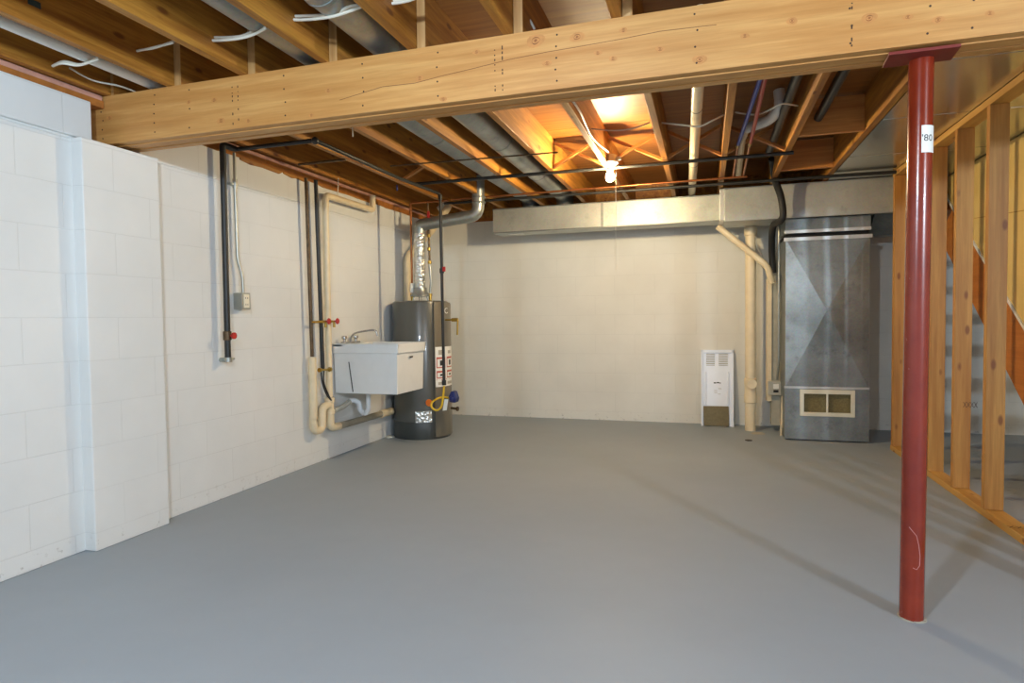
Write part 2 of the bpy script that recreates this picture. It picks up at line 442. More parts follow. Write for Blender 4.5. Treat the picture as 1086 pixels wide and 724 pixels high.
# cross bridging between the rear joists
def bridging(i0, Y, label):
    xa, xb = back_x[i0]+.042, back_x[i0+1]-.001
    t = thing('cross_bridging', ((xa+xb)/2, Y, ZJ), label, 'bridging', 'cross bridging between rear joists')
    MB().mat('cross_wood').bar((xa, Y, ZJ+.02), (xb, Y, ZS-.03), .019, .04, (0, 1, 0)).build('strut', t)
    MB().mat('cross_wood').bar((xa, Y+.045, ZS-.03), (xb, Y+.045, ZJ+.02), .019, .04, (0, 1, 0)).build('strut', t)
bays = {0: 'far left bay by black gas pipe', 3: 'bay just left of the lit bulb', 4: 'bay just right of the lit bulb', 5: 'bay of the long beige drain pipe', 6: 'bay of the blue and red tubing', }
for i, d in bays.items(): bridging(i, 4.92, 'crossed wooden bridging struts in the '+d)
def blocking(i, Y, label, h=.2):
    tag(MB().mat('cross_wood').box((back_x[i]+.042, Y, ZS-h-.05), (back_x[i+1]-.001, Y+.04, ZS-.02)).build('joist_blocking', bevel=.0015), label, 'blocking', 'solid blocking boards between joists')
blocking(7, 4.57, 'nearer solid blocking board between joists right of insulated hose')
blocking(7, 5.6, 'farther solid blocking board between joists above the upper duct')

# sheet metal panning closing the bays at right
pan = MB().mat('galvanised_sheet')
for (y0, y1) in ((2.72, 3.45), (3.455, 4.36), (4.365, 5.3), (5.305, 6.3)):
    pan.box((1.03, y0, ZJ-.0025), (2.35, y1, ZJ-.0005)); pan.box((1.03, y1-.015, ZJ-.004), (2.35, y1, ZJ-.0025))
tag(pan.build('sheet_metal_panning'), 'shiny sheet metal panning nailed under the joists, upper right', 'duct panning')

# ------------------------------------------------------------------ red post
post = thing('support_post', (.745, 2.64, 0), 'red painted round steel support post holding up the beam', 'post')
PX, PY, PR = .738, 2.643, .0405
def lean(z): return .012*z/2.06
MB().mat('red_paint').lathe([(PR, 0), (PR, 2.062)], (PX, PY, 0), 40).build('pole', post)
pole = bpy.data.objects['pole']
for v_ in pole.data.vertices: v_.co.x += lean(v_.co.z)
MB().mat('red_plate').hexa([(PX-.115, 2.55, 2.06), (PX+.105, 2.55, 2.06), (PX+.115, 2.675, 2.06), (PX-.105, 2.675, 2.06), (PX-.115, 2.55, 2.071), (PX+.105, 2.55, 2.071), (PX+.115, 2.675, 2.071), (PX-.105, 2.675, 2.071)]).build('cap_plate', post, bevel=.001)
b = MB().mat('plaster_patch'); prof = []
for j in range(30):
    a = 2*PI*j/30; b.box((PX+math.cos(a)*.037-.007, PY+math.sin(a)*.037-.007, 0), (PX+math.cos(a)*.041+.007, PY+math.sin(a)*.041+.007, random.uniform(.002, .006)))
b.build('base_ring', post, label='crumbled grout around the foot')
va = math.atan2(-PY, -(-PX))
view = math.atan2(0-PY, 0-PX)                               # azimuth facing the camera
za, zb_ = at(984, 132, Y=2.6).z, at(984, 161, Y=2.6).z
la0, la1 = view+math.radians(6), view+math.radians(82)
lb = MB().mat('paper_white').lathe([(PR+.0008, zb_), (PR+.0008, za)], (PX+lean(1.8), PY, 0), 14, a0=la0, a1=la1, cap=False).build('paper_label', post, label='white paper label near the top')
def onpost(u, v, R=PR+.0014, zc=(za+zb_)/2+.002, ac=view+math.radians(34)):
    a = ac+u/R*1.0; return (PX+lean(zc+v)+R*math.cos(a), PY+R*math.sin(a), zc+v)
text_mb("'80", .034, 'ink_dark', onpost).build('printed_number', lb)
b = MB().mat('scrape')
for k_, (u, v) in enumerate(((-.012, .33), (.012, .30), (.02, .24), (.018, .19), (.01, .17))):
    pass
pts = [(-.016, .355), (-.008, .345), (.008, .325), (.016, .29), (.021, .25), (.02, .215), (.01, .20), (-.002, .205)]
b.tube([onpost(u+.004, v, PR+.0005, 0, view) for u, v in pts], .0009, 6).build('scrape_mark', post, label='pale scrape near the foot')

# ------------------------------------------------------------------ stud wall and stairs
SX0, SX1 = 1.49, 1.583
sw = thing('stud_wall', (1.537, 4.4, 0), 'open wooden stud wall of bare two by fours at right', 'stud wall')
MB().mat('plate_wood').box((SX0, 2.2, 0), (SX1, 5.95, .041)).build('bottom_plate', sw, bevel=.002)
MB().mat('plate_wood').box((SX0, 2.2, 2.283), (SX1, 5.95, 2.3225)).build('top_plate', sw, bevel=.002)
for i, y in enumerate((5.89, 5.45, 5.0, 4.55, 4.085, 3.58, 3.14, 2.7)):
    o = MB().mat('stud_wood').box((SX0, y-.0, .042), (SX1, y+.041, 2.282)).build('stud', sw, bevel=.002)
    if i == 3:
        c_ = at(1029, 429.5, Y=y-.001)
        text_mb('XXXX', .05, 'stamp_ink', lambda u, v: (c_.x+u*.55, y-.0012, c_.z+v)).build('ink_stamp', o, label='row of dark stamped characters')
c_ = Vector((1.535, 3.78, .0418))
text_mb('XXX', .05, 'stamp_ink', lambda u, v: (c_.x+u, c_.y+v, .0422)).build('ink_stamp', bpy.data.objects['bottom_plate'], label='faint ink stamp')
stair = thing('basement_stairs', (2.45, 5.2, 0), 'wooden basement stairs rising behind the open stud wall', 'stairs')
def zt_(y): return 2.057+.778*(y-6.24)
def zb2(y): return 1.607+.81*(y-6.224)
for X in (2.0, 2.88):
    MB().mat('stringer_wood').prism([(3.60, 0), (4.24, 0), (6.75, zb2(6.75)), (6.86, zb2(6.8)), (6.86, 2.50), (6.78, 2.49)], 0, X, X+.04).build('stringer', stair)
for i in range(11):
    z = .19*(i+1); y = 3.60+.2+i*.245
    MB().mat('stud_wood').box((2.041, y-.12, z-.04), (2.879, y+.14, z)).build('tread', stair)
MB().mat('paper_white').prism([(3.75, zt_(3.75)+.012), (3.75, zt_(3.75)+.04), (6.6, zt_(6.6)+.04), (6.6, zt_(6.6)+.012)], 0, 1.992, 2.012).build('edge_strip', stair, label='narrow white strip along the stringer')
pw = MB().mat('panel_tan').prism([(3.9, zt_(3.9)+.042), (6.3, zt_(6.3)+.042), (6.3, ZJ-.008), (3.9, ZJ-.008)], 0, 2.0, 2.035)
pw.mat('plate_wood').prism([(3.9, 1.72), (6.0, 1.90), (6.0, 1.905), (3.9, 1.725)], 0, 1.998, 2.0)
tag(pw.build('stairwell_panel'), 'tan wall panel closing the stairs above the orange stringer', 'wall panel')

# ------------------------------------------------------------------ ductwork
tr = thing('supply_duct', (-1.0, 6.55, 2.07), 'long shallow galvanised supply duct high along the back wall', 'duct')
b = MB().mat('galvanised_duct').box((-2.185, 6.40, 2.066), (.16, 6.70, 2.322))
b.mat('galvanised_dull'); b.box((-2.19, 6.395, 2.062), (.16, 6.405, 2.074)); b.box((-2.19, 6.394, 2.312), (.16, 6.405, 2.324)); b.box((-1.02, 6.394, 2.066), (-.995, 6.404, 2.322))
b.build('trunk', tr, bevel=.003)
MB().mat('galvanised_bright').box((-2.05, 6.47, 2.058), (-1.88, 6.56, 2.0655)).build('end_seam', tr)
up = thing('upper_duct', (.85, 6.35, 2.02), 'wide galvanised duct box above the furnace return cabinet', 'duct')
b = MB().mat('galvanised_duct').box((.165, 6.12, 2.022), (1.78, 6.62, 2.322)).box((.163, 6.113, 2.014), (1.78, 6.13, 2.024)).build('duct_body', up, bevel=.003)
MB().mat('galvanised_bright').box((.128, 6.12, 2.03), (.164, 6.62, 2.318)).build('end_cap', up, bevel=.002, label='bright strip at the end of the duct')  # end strip in a lighter metal than the duct body
b = MB().mat('galvanised_dull').prism([(6.45, 1.86), (6.62, 1.86), (6.62, 2.021), (6.2, 2.021)], 0, 1.42, 2.3)
b.build('rear_offset', up)

# round branch ducts lying in the joist bays
def round_duct(x, z, r, label, bands, yend):
    t = thing('round_duct', (x, 3, z-r), label, 'duct', 'round ducts between joists')
    MB().mat('galvanised').tube([(x, -2.5, z), (x, 2.0, z), (x, yend-.13, z), (x, yend-.04, z-.02), (x, yend, z-.07), (x, yend, 2.324)], r, 28).build('pipe', t)
    for y in bands:
        MB().mat('galvanised_dull').lathe([(r-.001, -.012), (r+.003, -.009), (r+.0035, 0), (r+.003, .009), (r-.001, .012)], (x, y, z), 28, axis=1, cap=False).build('seam_ring', t)
round_duct(-1.80, 2.455, .092, 'round metal duct in the bay farther left, left of another duct', (.9, 4.05, 5.15), 6.55)
round_duct(-1.425, 2.455, .092, 'round metal duct in the bay nearer the lit bulb', (.9, 2.15, 4.35, 5.4), 6.55)

# furnace return cabinet
FY = 6.19
fx0, fx1 = .695, 1.385
fc = thing('return_air_cabinet', (1.04, 6.5, 0), 'tall galvanised return air cabinet with cross-braked panel and filter slot', 'furnace cabinet')
# body of panels
b = MB().mat('galvanised_dull')
b.box((fx0+.005, FY+.02, .02), (fx1-.005, 6.72, 1.845))
b.build('body', fc)
b = MB().mat('cabinet_steel')
zc0, zc1 = .488, 1.835
apex = at(877, 329, Y=FY-.05)
cs = [Vector((fx0+.004, FY, zc0)), Vector((fx1-.004, FY, zc0)), Vector((fx1-.004, FY, zc1)), Vector((fx0+.004, FY, zc1))]
vs = [b.bm.verts.new(c) for c in cs]; va_ = b.bm.verts.new(Vector((apex.x, FY-.046, apex.z)))
vb_ = [b.bm.verts.new(c+Vector((0, .02, 0))) for c in cs]
for i in range(4): b._f([vs[i], vs[(i+1) % 4], va_]); b._f([vs[i], vb_[i], vb_[(i+1) % 4], vs[(i+1) % 4]])
b._f(vb_)
b.build('cross_braked_panel', fc)
b = MB().mat('cabinet_steel')
gx0, gx1, gz0, gz1 = .852, 1.238, .262, .433
Z0 = .012
for (a0, a1, c0, c1) in ((fx0, gx0, Z0, .478), (gx1, fx1, Z0, .478), (gx0, gx1, Z0, gz0), (gx0, gx1, gz1, .478)):
    b.box((a0, FY-.004, c0), (a1, FY+.018, c1))
b.build('lower_panel', fc)
b = MB().mat('cabinet_steel')   # raised brake crease on the lower panel
b.prism([(fx0+.03, .045), (1.03, .215), (fx1-.03, .045)], 1, FY-.008, FY-.004); b.build('stiffening_crease', fc)
b = MB().mat('galvanised_bright').box((fx0-.004, FY-.010, .476), (fx1+.004, FY+.018, .496)).build('middle_flange', fc, bevel=.002)
b = MB().mat('galvanised_bright').box((fx0-.012, FY-.012, 1.815), (fx1+.012, FY+.018, 1.848)).build('top_flange', fc, bevel=.002)
b = MB().mat('void_dark').box((fx0+.01, FY+.04, 1.846), (fx1-.01, 6.7, 1.885)).build('filter_slot', fc, label='slot between flanges, its inner shade painted black')  # black filler block stands for the shade inside the open slot
b = MB().mat('galvanised_bright').box((fx0-.008, FY-.010, 1.884), (fx1+.004, FY+.02, 1.913)).build('collar_flange', fc, bevel=.002)
b = MB().mat('galvanised_dull').box((fx0, FY, 1.90), (fx1, 6.72, 2.013)).build('collar', fc)
fr = MB().mat('frame_beige')
ox0, ox1, oz0, oz1 = .821, 1.269, .228, .470
for (a0, a1, c0, c1) in ((ox0, gx0+.002, oz0, oz1), (gx1-.002, ox1, oz0, oz1), (gx0, gx1, oz0, gz0+.002), (gx0, gx1, gz1-.002, oz1), (1.037, 1.053, gz0, gz1)):
    fr.box((a0, FY-.022, c0), (a1, FY-.004, c1))
fr = fr.build('grille_frame', fc, bevel=.003, label='off-white frame with two openings')
MB().mat('filter_weave').box((gx0-.01, FY+.012, gz0-.01), (gx1+.01, FY+.018, gz1+.01)).build('filter', fr, label='brown filter behind the frame')
# black inset block under the cabinet
MB().mat('void_dark').box((fx0+.04, FY+.05, 0), (fx1-.02, 6.7, .02)).build('plinth', fc)

# ------------------------------------------------------------------ water heater
HX, HY, HR = -2.69, 5.63, .275
wh = thing('water_heater', (HX, HY, 0), 'grey tank water heater standing in the far left corner', 'water heater')
MB().mat('heater_gray').lathe([(HR-.03, .16), (HR, .162), (HR, 1.30), (HR-.006, 1.318), (HR-.02, 1.326), (.0001, 1.335)], (HX, HY, 0), 64).build('tank', wh)
MB().mat('heater_dark').lathe([(HR+.006, .0), (HR+.008, .012), (HR+.006, .155), (HR+.001, .168)], (HX, HY, 0), 64).build('bottom_skirt', wh, label='darker base band')
vh = math.atan2(-HY, -HX)
a0_, a1_ = vh+math.radians(25), vh+math.radians(96)
cv = MB().mat('heater_cover').lathe([(HR-.005, .02), (HR+.022, .022), (HR+.022, 1.29), (HR+.016, 1.31), (HR-.005, 1.312)], (HX, HY, 0), 18, a0=a0_, a1=a1_, cap=False)
for a in (a0_, a1_):
    cv.bm.verts.ensure_lookup_table()
    q = [(HR-.005, .02), (HR+.022, .022), (HR+.022, 1.29), (HR+.016, 1.31), (HR-.005, 1.312)]
    cv._f([cv.bm.verts.new((HX+r*math.cos(a), HY+r*math.sin(a), z)) for r, z in q])
cv = cv.build('service_cover', wh, label='lighter full height cover strip')
RC = HR+.0235
def onheat(u, v, ac, zc, R=RC): a = ac+u/R; return (HX+R*math.cos(a), HY+R*math.sin(a), zc+v)
def curved_patch(mat, a0, a1, z0, z1, R=RC, seg=10): return MB().mat(mat).lathe([(R, z0), (R, z1)], (HX, HY, 0), seg, a0=a0, a1=a1, cap=False)
zl1, zl0 = at(470, 368, Y=5.42).z, at(470, 411, Y=5.42).z
lm = vh+math.radians(26); ln = vh+math.radians(80)
lab = curved_patch('paper_white', lm, ln, zl0, zl1).build('warning_label', cv, label='white instruction label with red boxes')
hz = zl1-zl0
# printed boxes of the label
def printed(mat, f0, f1, t0, t1, R=RC+.0006):
    p = curved_patch(mat, lm+(ln-lm)*f0, lm+(ln-lm)*f1, zl0+hz*t0, zl0+hz*t1, R, 4).build('printed_box', cv)
for (f0, f1, t0, t1) in ((.04, .44, .47, .74), (.52, .94, .47, .74), (.04, .44, .21, .40), (.52, .94, .21, .40)):
    printed('ink_red', f0, f1, t0, t1); printed('paper_white', f0+.03, f1-.03, t0+.025, t1-.025-.02, RC+.0012)
    printed('ink_dark', f0+.14, f1-.14, t0+.06, t1-.08, RC+.0018)
printed('ink_red', .04, .94, .17, .185); printed('cable_grey', .12, .38, .80, .92); printed('cable_grey', .6, .82, .82, .9); printed('cable_grey', .1, .4, .05, .12); printed('cable_grey', .55, .9, .05, .12)
# round emblem near the top of the cover
e_a = vh+math.radians(56); ez = at(474, 329, Y=5.42).z
em = MB().mat('paper_white')
ring = [onheat(.030*math.cos(t), .024*math.sin(t), e_a, ez, RC+.001) for t in [math.radians(40+280*i/16) for i in range(17)]]
em.tube(ring, .0035, 6).build('emblem', cv, label='small white open ring emblem')
# foil patch
fp = curved_patch('foil', vh-math.radians(14), vh+math.radians(19), .165, .275, HR+.002).build('foil_patch', wh, label='crinkled silver foil patch')
# draft hood
b = MB().mat('galvanised')
for a in (0, PI/2, PI, 3*PI/2):
    b.tube([(HX+.075*math.cos(a+.6), HY+.075*math.sin(a+.6), 1.33), (HX+.06*math.cos(a+.6), HY+.06*math.sin(a+.6), 1.385)], .005, 6)
b.lathe([(.10, 1.375), (.098, 1.385), (.068, 1.42), (.066, 1.46)], (HX, HY, 0), 28).build('draft_hood', wh)
# nipples on top
for dx, dy in ((-.104, -.02), (.13, .02)):
    MB().mat('brass').lathe([(.014, 1.325), (.014, 1.375), (.02, 1.376), (.02, 1.40)], (HX+dx*.75, HY+dy, 0), 14).build('water_nipple', wh)
# relief valve
p = at(479.5, 339, Y=5.52); q = at(485.5, 339, Y=5.52); r_ = at(485, 355, Y=5.52)
rv = MB().mat('brass').tube([Vector((HX+.26, HY-.05, p.z)), q, r_], .009, 10, fillet=.01)
rv.lathe([(.017, -.03), (.017, .03)], (q.x-.03, q.y, q.z), 12, axis=0).build('relief_valve', wh, label='brass relief valve with down-tube')
# gas control
gp = at(481, 421, Y=5.40)
b = MB().mat('valve_blue').prism([(gp.x-.03, gp.z-.045), (gp.x+.03, gp.z-.05), (gp.x+.043, gp.z-.01), (gp.x+.02, gp.z+.055), (gp.x-.012, gp.z+.06), (gp.x-.036, gp.z+.015)], 1, gp.y-.035, gp.y+.05)
b.lathe([(.024, -.055), (.026, -.035)], (gp.x, gp.y, gp.z-.01), 16, axis=1)
b.build('gas_control', wh, bevel=.012, label='blue gas control valve')
b = MB().mat('chrome').tube([(gp.x-.09, gp.y+.02, gp.z-.01), (gp.x-.045, gp.y+.02, gp.z-.01)], .012, 10).build('inlet_fitting', wh)
dp = at(484, 433, Y=5.47)
MB().mat('tarnished').tube([(dp.x-.06, dp.y+.02, dp.z), (dp.x+.02, dp.y-.02, dp.z)], .012, 10).lathe([(.022, -.008), (.022, .008)], (dp.x+.02, dp.y-.02, dp.z), 12, axis=0).build('drain_valve', wh)

# gas line with yellow connector
gpipe = thing('gas_supply_pipe', (-2.32, 4.5, .53), 'black iron gas pipe from the left wall to the water heater', 'gas pipe')
GY = 5.2
tp = at(467, 215, Y=GY); bp = at(471, 408, Y=GY)
MB().mat('black_iron').tube([(-2.925, 3.40, 2.268), (-2.34, 3.40, 2.268), (-2.325, 3.42, 2.268), (-2.325, 4.5, 2.268), (tp.x, GY-.02, 2.268), (tp.x, GY, 2.25), (bp.x, GY, bp.z)], .0135, 12).build('pipe', gpipe)
for z in (2.24, at(470, 287, Y=GY).z, bp.z+.02):
    MB().mat('black_iron').lathe([(.019, -.022), (.02, -.018), (.02, .018), (.019, .022)], (tp.x+(bp.x-tp.x)*(2.25-z)/(2.25-bp.z), GY, z), 12).build('coupling', gpipe)
MB().mat('black_iron').ball((-2.33, 3.405, 2.268), .024).build('elbow', gpipe)
zv = at(471, 285, Y=GY).z
MB().mat('valve_red').box((tp.x+.018, GY-.02, zv-.025), (tp.x+.045, GY-.008, zv+.018)).build('lever', gpipe, bevel=.003, label='red shut-off lever')
loop = [(471, 409), (470, 420), (468, 431), (463, 435), (458, 432), (458, 427), (463, 423), (470, 421), (476, 422)]
ys = [GY, GY, GY-.0, GY-.01, GY-.02, GY, GY+.05, GY+.12, gp.y]
fl = [at(x, y, Y=yy) for (x, y), yy in zip(loop, ys)]
def smooth(pts, n=6):
    out = []; P_ = [pts[0]]+list(pts)+[pts[-1]]
    for i in range(1, len(P_)-2):
        p0, p1, p2, p3 = [Vector(v) for v in P_[i-1:i+3]]
        for j in range(n):
            t = j/n; out.append(.5*((2*p1)+(p2-p0)*t+(2*p0-5*p1+4*p2-p3)*t*t+(3*p1-p0-3*p2+p3)*t**3))
    out.append(Vector(pts[-1])); return out
MB().mat('flex_yellow').tube(smooth(fl), .0095, 10).build('flex_connector', gpipe, label='looped yellow flexible connector')
tg_ = at(472, 429, Y=GY-.02)
MB().mat('paper_white').hexa([tg_+Vector(v) for v in ((-.025, 0, -.055), (.015, 0, -.05), (.015, .002, -.05), (-.025, .002, -.055), (-.005, 0, .05), (.032, 0, .05), (.032, .002, .05), (-.005, .002, .05))]).build('paper_tag', gpipe, label='white paper tag on the connector')
og = at(455, 427, Y=5.30)
tag(MB().mat('tag_orange').lathe([(.0, -.004), (.032, -.003), (.034, 0), (.032, .003), (0, .004)], og, 20, axis=1, cap=False).build('orange_tag'), 'round orange tag hanging on the yellow gas connector', 'tag')

# flue pipe
fl_ = thing('flue_pipe', (HX, HY, 1.45), 'crinkled metal flue pipe rising from the water heater and turning right', 'flue pipe')
c1 = at(446, 240, Y=HY); c2 = at(507, 228, Y=HY); c3 = at(507.5, 190, Y=HY)
MB().mat('foil').tube([(HX, HY, 1.455), (HX+.003, HY, c1.z-.06), (HX+.004, HY, c1.z)], .057, 20).build('foil_riser', fl_, label='foil-wrapped vertical run')
MB().mat('galvanised').tube([(HX+.004, HY, c1.z-.07), (HX+.004, HY, c1.z+.012), (c2.x, HY, c2.z), (c3.x, HY, 2.5)], .058, 24, fillet=.085).build('elbow_run', fl_)
for z in (2.25, 2.30): MB().mat('galvanised_dull').lathe([(.062, -.008), (.065, 0), (.062, .008)], (c3.x, HY, z), 24, cap=False).build('crimp_ring', fl_)

# water lines to the heater
def pipe_thing(name, label, cat, runs, group=None, fillet=.03, seg=12, parts=()):
    allp = [Vector(p) for r in runs for p in r[2]]
    lo = min(allp, key=lambda p: p.z)
    t = thing(name, lo, label, cat, group)
    for nm, (mat, r, pts) in [(r_[3] if len(r_) > 3 else 'pipe', r_[:3]) for r_ in runs]:
        MB().mat(mat).tube(pts, r, seg, fillet=fillet).build(nm, t)
    return t
ca = HX-.078; cb2 = HX+.0975
t = pipe_thing('copper_water_line', 'thin copper water line with white collar left of the foil flue', 'water pipe', [('copper', .0105, [(ca, HY-.02, 1.405), (ca, HY-.02, 2.26), (ca+.0, HY-.02, 2.29), (ca+.4, HY-.02, 2.29)])], 'water lines to the heater')
MB().mat('pvc_white').lathe([(.021, 0), (.022, .005), (.022, .085), (.015, .095)], (ca, HY-.02, 1.41), 14).build('white_collar', t)
t = pipe_thing('copper_water_line', 'water line with brass valve and braided hose right of the foil flue', 'water pipe', [('tarnished', .0105, [(cb2, HY+.02, 1.68), (cb2-.01, HY+.02, 2.31)]), ('conduit_steel', .0125, [(cb2, HY+.02, 1.405), (cb2+.012, HY+.02, 1.5), (cb2, HY+.02, 1.69)], 'braided_hose')], 'water lines to the heater')
b = MB().mat('brass').lathe([(.013, 0), (.019, .004), (.019, .03), (.013, .035)], (cb2, HY+.02, 1.69), 12)
for z in (1.82, 1.95, 2.05): b.lathe([(.012, 0), (.018, .004), (.018, .03), (.012, .034)], (cb2-.005, HY+.02, z), 12)
b.build('brass_fitting', t)
MB().mat('valve_red').box((cb2+.0, HY-.02, 2.13), (cb2+.02, HY+.0, 2.2)).build('red_lever', t)

# ------------------------------------------------------------------ overhead pipes running across
def cross(name, label, mat, r, pts, group='thin pipes crossing under the joists', cat='pipe', hang=()):
    t = thing(name, pts[0], label, cat, group)
    MB().mat(mat).tube(pts, r, 10).build('pipe', t)
    for x in hang: MB().mat('tarnished').tube([(x, pts[0][1], ZJ+.0), (x, pts[0][1], pts[0][2]+r)], .003, 6).build('hanger', t)
    return t
cross('overhead_pipe', 'black pipe crossing just under the joists in front of the bulb', 'black_iron', .0135, [(-2.36, 4.885, 2.30), (.60, 4.885, 2.30)])
cross('overhead_pipe', 'thin dark rod crossing under the two round ducts', 'tarnished', .0055, [(-2.3, 4.33, 2.32), (-1.0, 4.38, 2.32)])
cross('overhead_pipe', 'thin copper pipe crossing behind the lit bulb', 'copper', .0095, [(-2.36, 5.66, 2.305), (.33, 5.60, 2.305)])
cross('overhead_pipe', 'long black pipe crossing above the duct box to the stud wall', 'black_iron', .0135, [(-2.5, 5.82, 2.305), (.95, 5.84, 2.305), (1.72, 5.84, 2.30)])
cross('overhead_pipe', 'short black pipe high over the two valves on left wall', 'tarnished', .009, [(-2.90, 4.02, 2.31), (-2.5, 4.02, 2.312)])

# ------------------------------------------------------------------ left wall: pipes
XW = -2.925
t = thing('iron_pipe', (XW, 3.275, .89), 'black iron pipe down the left wall with red valve near its end', 'pipe')
MB().mat('black_iron').tube([(XW, 3.28, 2.25), (XW, 3.275, .93), (XW-.0, 3.275, .915)], .019, 14).build('pipe', t)
MB().mat('black_iron').tube([(XW, 3.28, 2.225), (XW, 3.28, 2.268), (XW, 3.39, 2.268)], .02, 12, fillet=.02).build('top_elbow', t)
MB().mat('tarnished').lathe([(.02, -.03), (.026, -.026), (.026, .026), (.02, .03)], (XW, 3.275, 1.055), 14).build('valve_body', t)
MB().mat('valve_red').lathe([(.006, 0), (.006, .03), (.022, .032), (.022, .042)], (XW+.015, 3.275, 1.055), 10, axis=0).build('red_handle', t, label='small red valve handle')
MB().mat('conduit_steel').lathe([(.018, .0), (.026, .002), (.026, .03), (.018, .032)], (XW, 3.275, .885), 14).tube([(XW, 3.275, .90), (XL, 3.275, .90)], .014, 10).tube([(XW, 3.24, .905), (XW, 3.33, .905)], .007, 8).build('wall_elbow', t)

t = thing('outlet_box', (-2.945, 3.445, 1.21), 'grey metal outlet box at the end of a conduit on the left wall', 'outlet')
MB().mat('conduit_steel').box((XL, 3.405, 1.225), (-2.915, 3.485, 1.335)).build('box', t, bevel=.003)
MB().mat('frame_beige').box((-2.915, 3.42, 1.235), (-2.911, 3.47, 1.325)).build('receptacle', t, bevel=.001)
rc = bpy.data.objects['receptacle']
for z in (1.257, 1.300):
    for y in (3.434, 3.452): MB().mat('ink_dark').box((-2.911, y, z-.006), (-2.910, y+.004, z+.006)).build('slot', rc)
t = thing('electrical_conduit', (-2.95, 3.44, 1.335), 'thin steel conduit running down the left wall to an outlet box', 'conduit')
MB().mat('conduit_steel').tube([(-2.95, 3.41, 2.25), (-2.955, 3.415, 2.0), (-2.955, 3.42, 1.55), (-2.94, 3.445, 1.45), (-2.94, 3.447, 1.337)], .0105, 10, fillet=.05).build('tube', t)
MB().mat('conduit_steel').lathe([(.015, -.03), (.016, 0), (.015, .03)], (-2.953, 3.413, 2.05), 10).box((XL, 3.38, 2.04), (-2.95, 3.44, 2.052)).build('strap', t)

# utility water pipes
t = thing('water_pipe', (XW, 4.15, .86), 'rust-stained water pipe on left wall ending in white standpipe', 'water pipe', 'water pipes above the standpipe')
MB().mat('tarnished').tube([(XW, 4.145, 2.24), (XW, 4.17, .865)], .0135, 12).build('pipe', t)
MB().mat('brass').tube([(XW+.005, 4.16, 1.135), (XW+.04, 4.30, 1.135)], .009, 10).build('branch', t)
t = thing('water_pipe', (XW, 4.28, .72), 'black water pipe on left wall with red valve, beside white drain', 'water pipe', 'water pipes above the standpipe')
MB().mat('black_iron').tube([(XW, 4.27, 2.25), (XW, 4.308, .75)], .0155, 12).build('pipe', t)
for i, y in enumerate((4.30, 4.42)):
    MB().mat('valve_red').lathe([(.006, -.02), (.007, .008), (.020, .01), (.026, .016), (.020, .024), (.0, .026)], (XW+.055, y, 1.14), 12, axis=0, cap=False).build('red_handle', t)
    MB().mat('brass').tube([(XW+.0, y-.05, 1.135), (XW+.04, y, 1.14), (XW+.04, y, 1.09)], .010, 10, fillet=.02).build('hose_bib', t)
MB().mat('brass').tube([(XW+.03, 4.215, .757), (XW+.03, 4.365, .752)], .009, 10).lathe([(.018, -.01), (.018, .01)], (XW+.03, 4.225, .757), 10, axis=1).lathe([(.018, -.01), (.018, .01)], (XW+.03, 4.362, .752), 10, axis=1).build('stop_valve', t)
for off in (0, .02):
    MB().mat('black_iron').tube(smooth([(XW+.03, 4.24+off*2, .75), (XW+.035, 4.245+off, .66), (XW+.04, 4.29+off, .56), (XW+.03, 4.37, .50)]), .006, 8).build('supply_hose', t)

# drain stack of laundry
t = thing('laundry_drain', (XW, 4.4, .25), 'cream plastic drain pipes with trap on left wall beside the sink', 'drain pipe')
MB().mat('pvc_beige').tube([(XW, 4.17, .86), (XW, 4.17, .36)], .031, 18).build('standpipe', t)
MB().mat('pvc_beige').tube([(XW, 4.17, .38), (XW, 4.17, .285), (XW+.005, 4.27, .275), (XW+.005, 4.285, .46), (XW, 4.40, .46)], .031, 18, fillet=.07).build('trap', t)
MB().mat('pvc_beige').tube([(XW, 4.395, 2.08), (XW, 4.395, .5)], .025, 18).build('vent_riser', t)
MB().mat('pvc_beige').tube([(XW, 4.395, .52), (XW, 4.395, .27), (XW, 4.52, .265)], .032, 18, fillet=.06).build('tee_and_elbow', t)
for z in (.50, .40): MB().mat('pvc_beige').lathe([(.033, -.02), (.039, -.016), (.039, .016), (.033, .02)], (XW, 4.395, z), 18).build('hub', t)
MB().mat('pvc_grey').tube([(XW, 4.50, .265), (XW, 5.30, .258)], .029, 18).build('horizontal_run', t, label='grey-brown horizontal run along the wall')
MB().mat('pvc_beige').tube([(XW, 5.22, .258), (XW, 5.42, .257)], .036, 18).build('coupling', t)
MB().mat('pvc_grey').tube([(XW, 5.42, .257), (XW, 5.8, .255)], .028, 14).build('tail_run', t)
MB().mat('pvc_beige').tube([(XW, 4.395, 2.06), (XW, 4.40, 2.155), (XW, 5.135, 2.158), (XW, 5.15, 2.17), (XW, 5.15, 2.29)], .027, 18, fillet=.06).build('top_run', t)
MB().mat('cable_white').tube([(XW+.02, 4.56, 2.325), (XW+.01, 4.56, 2.18)], .004, 6).build('hanger_wire', t)

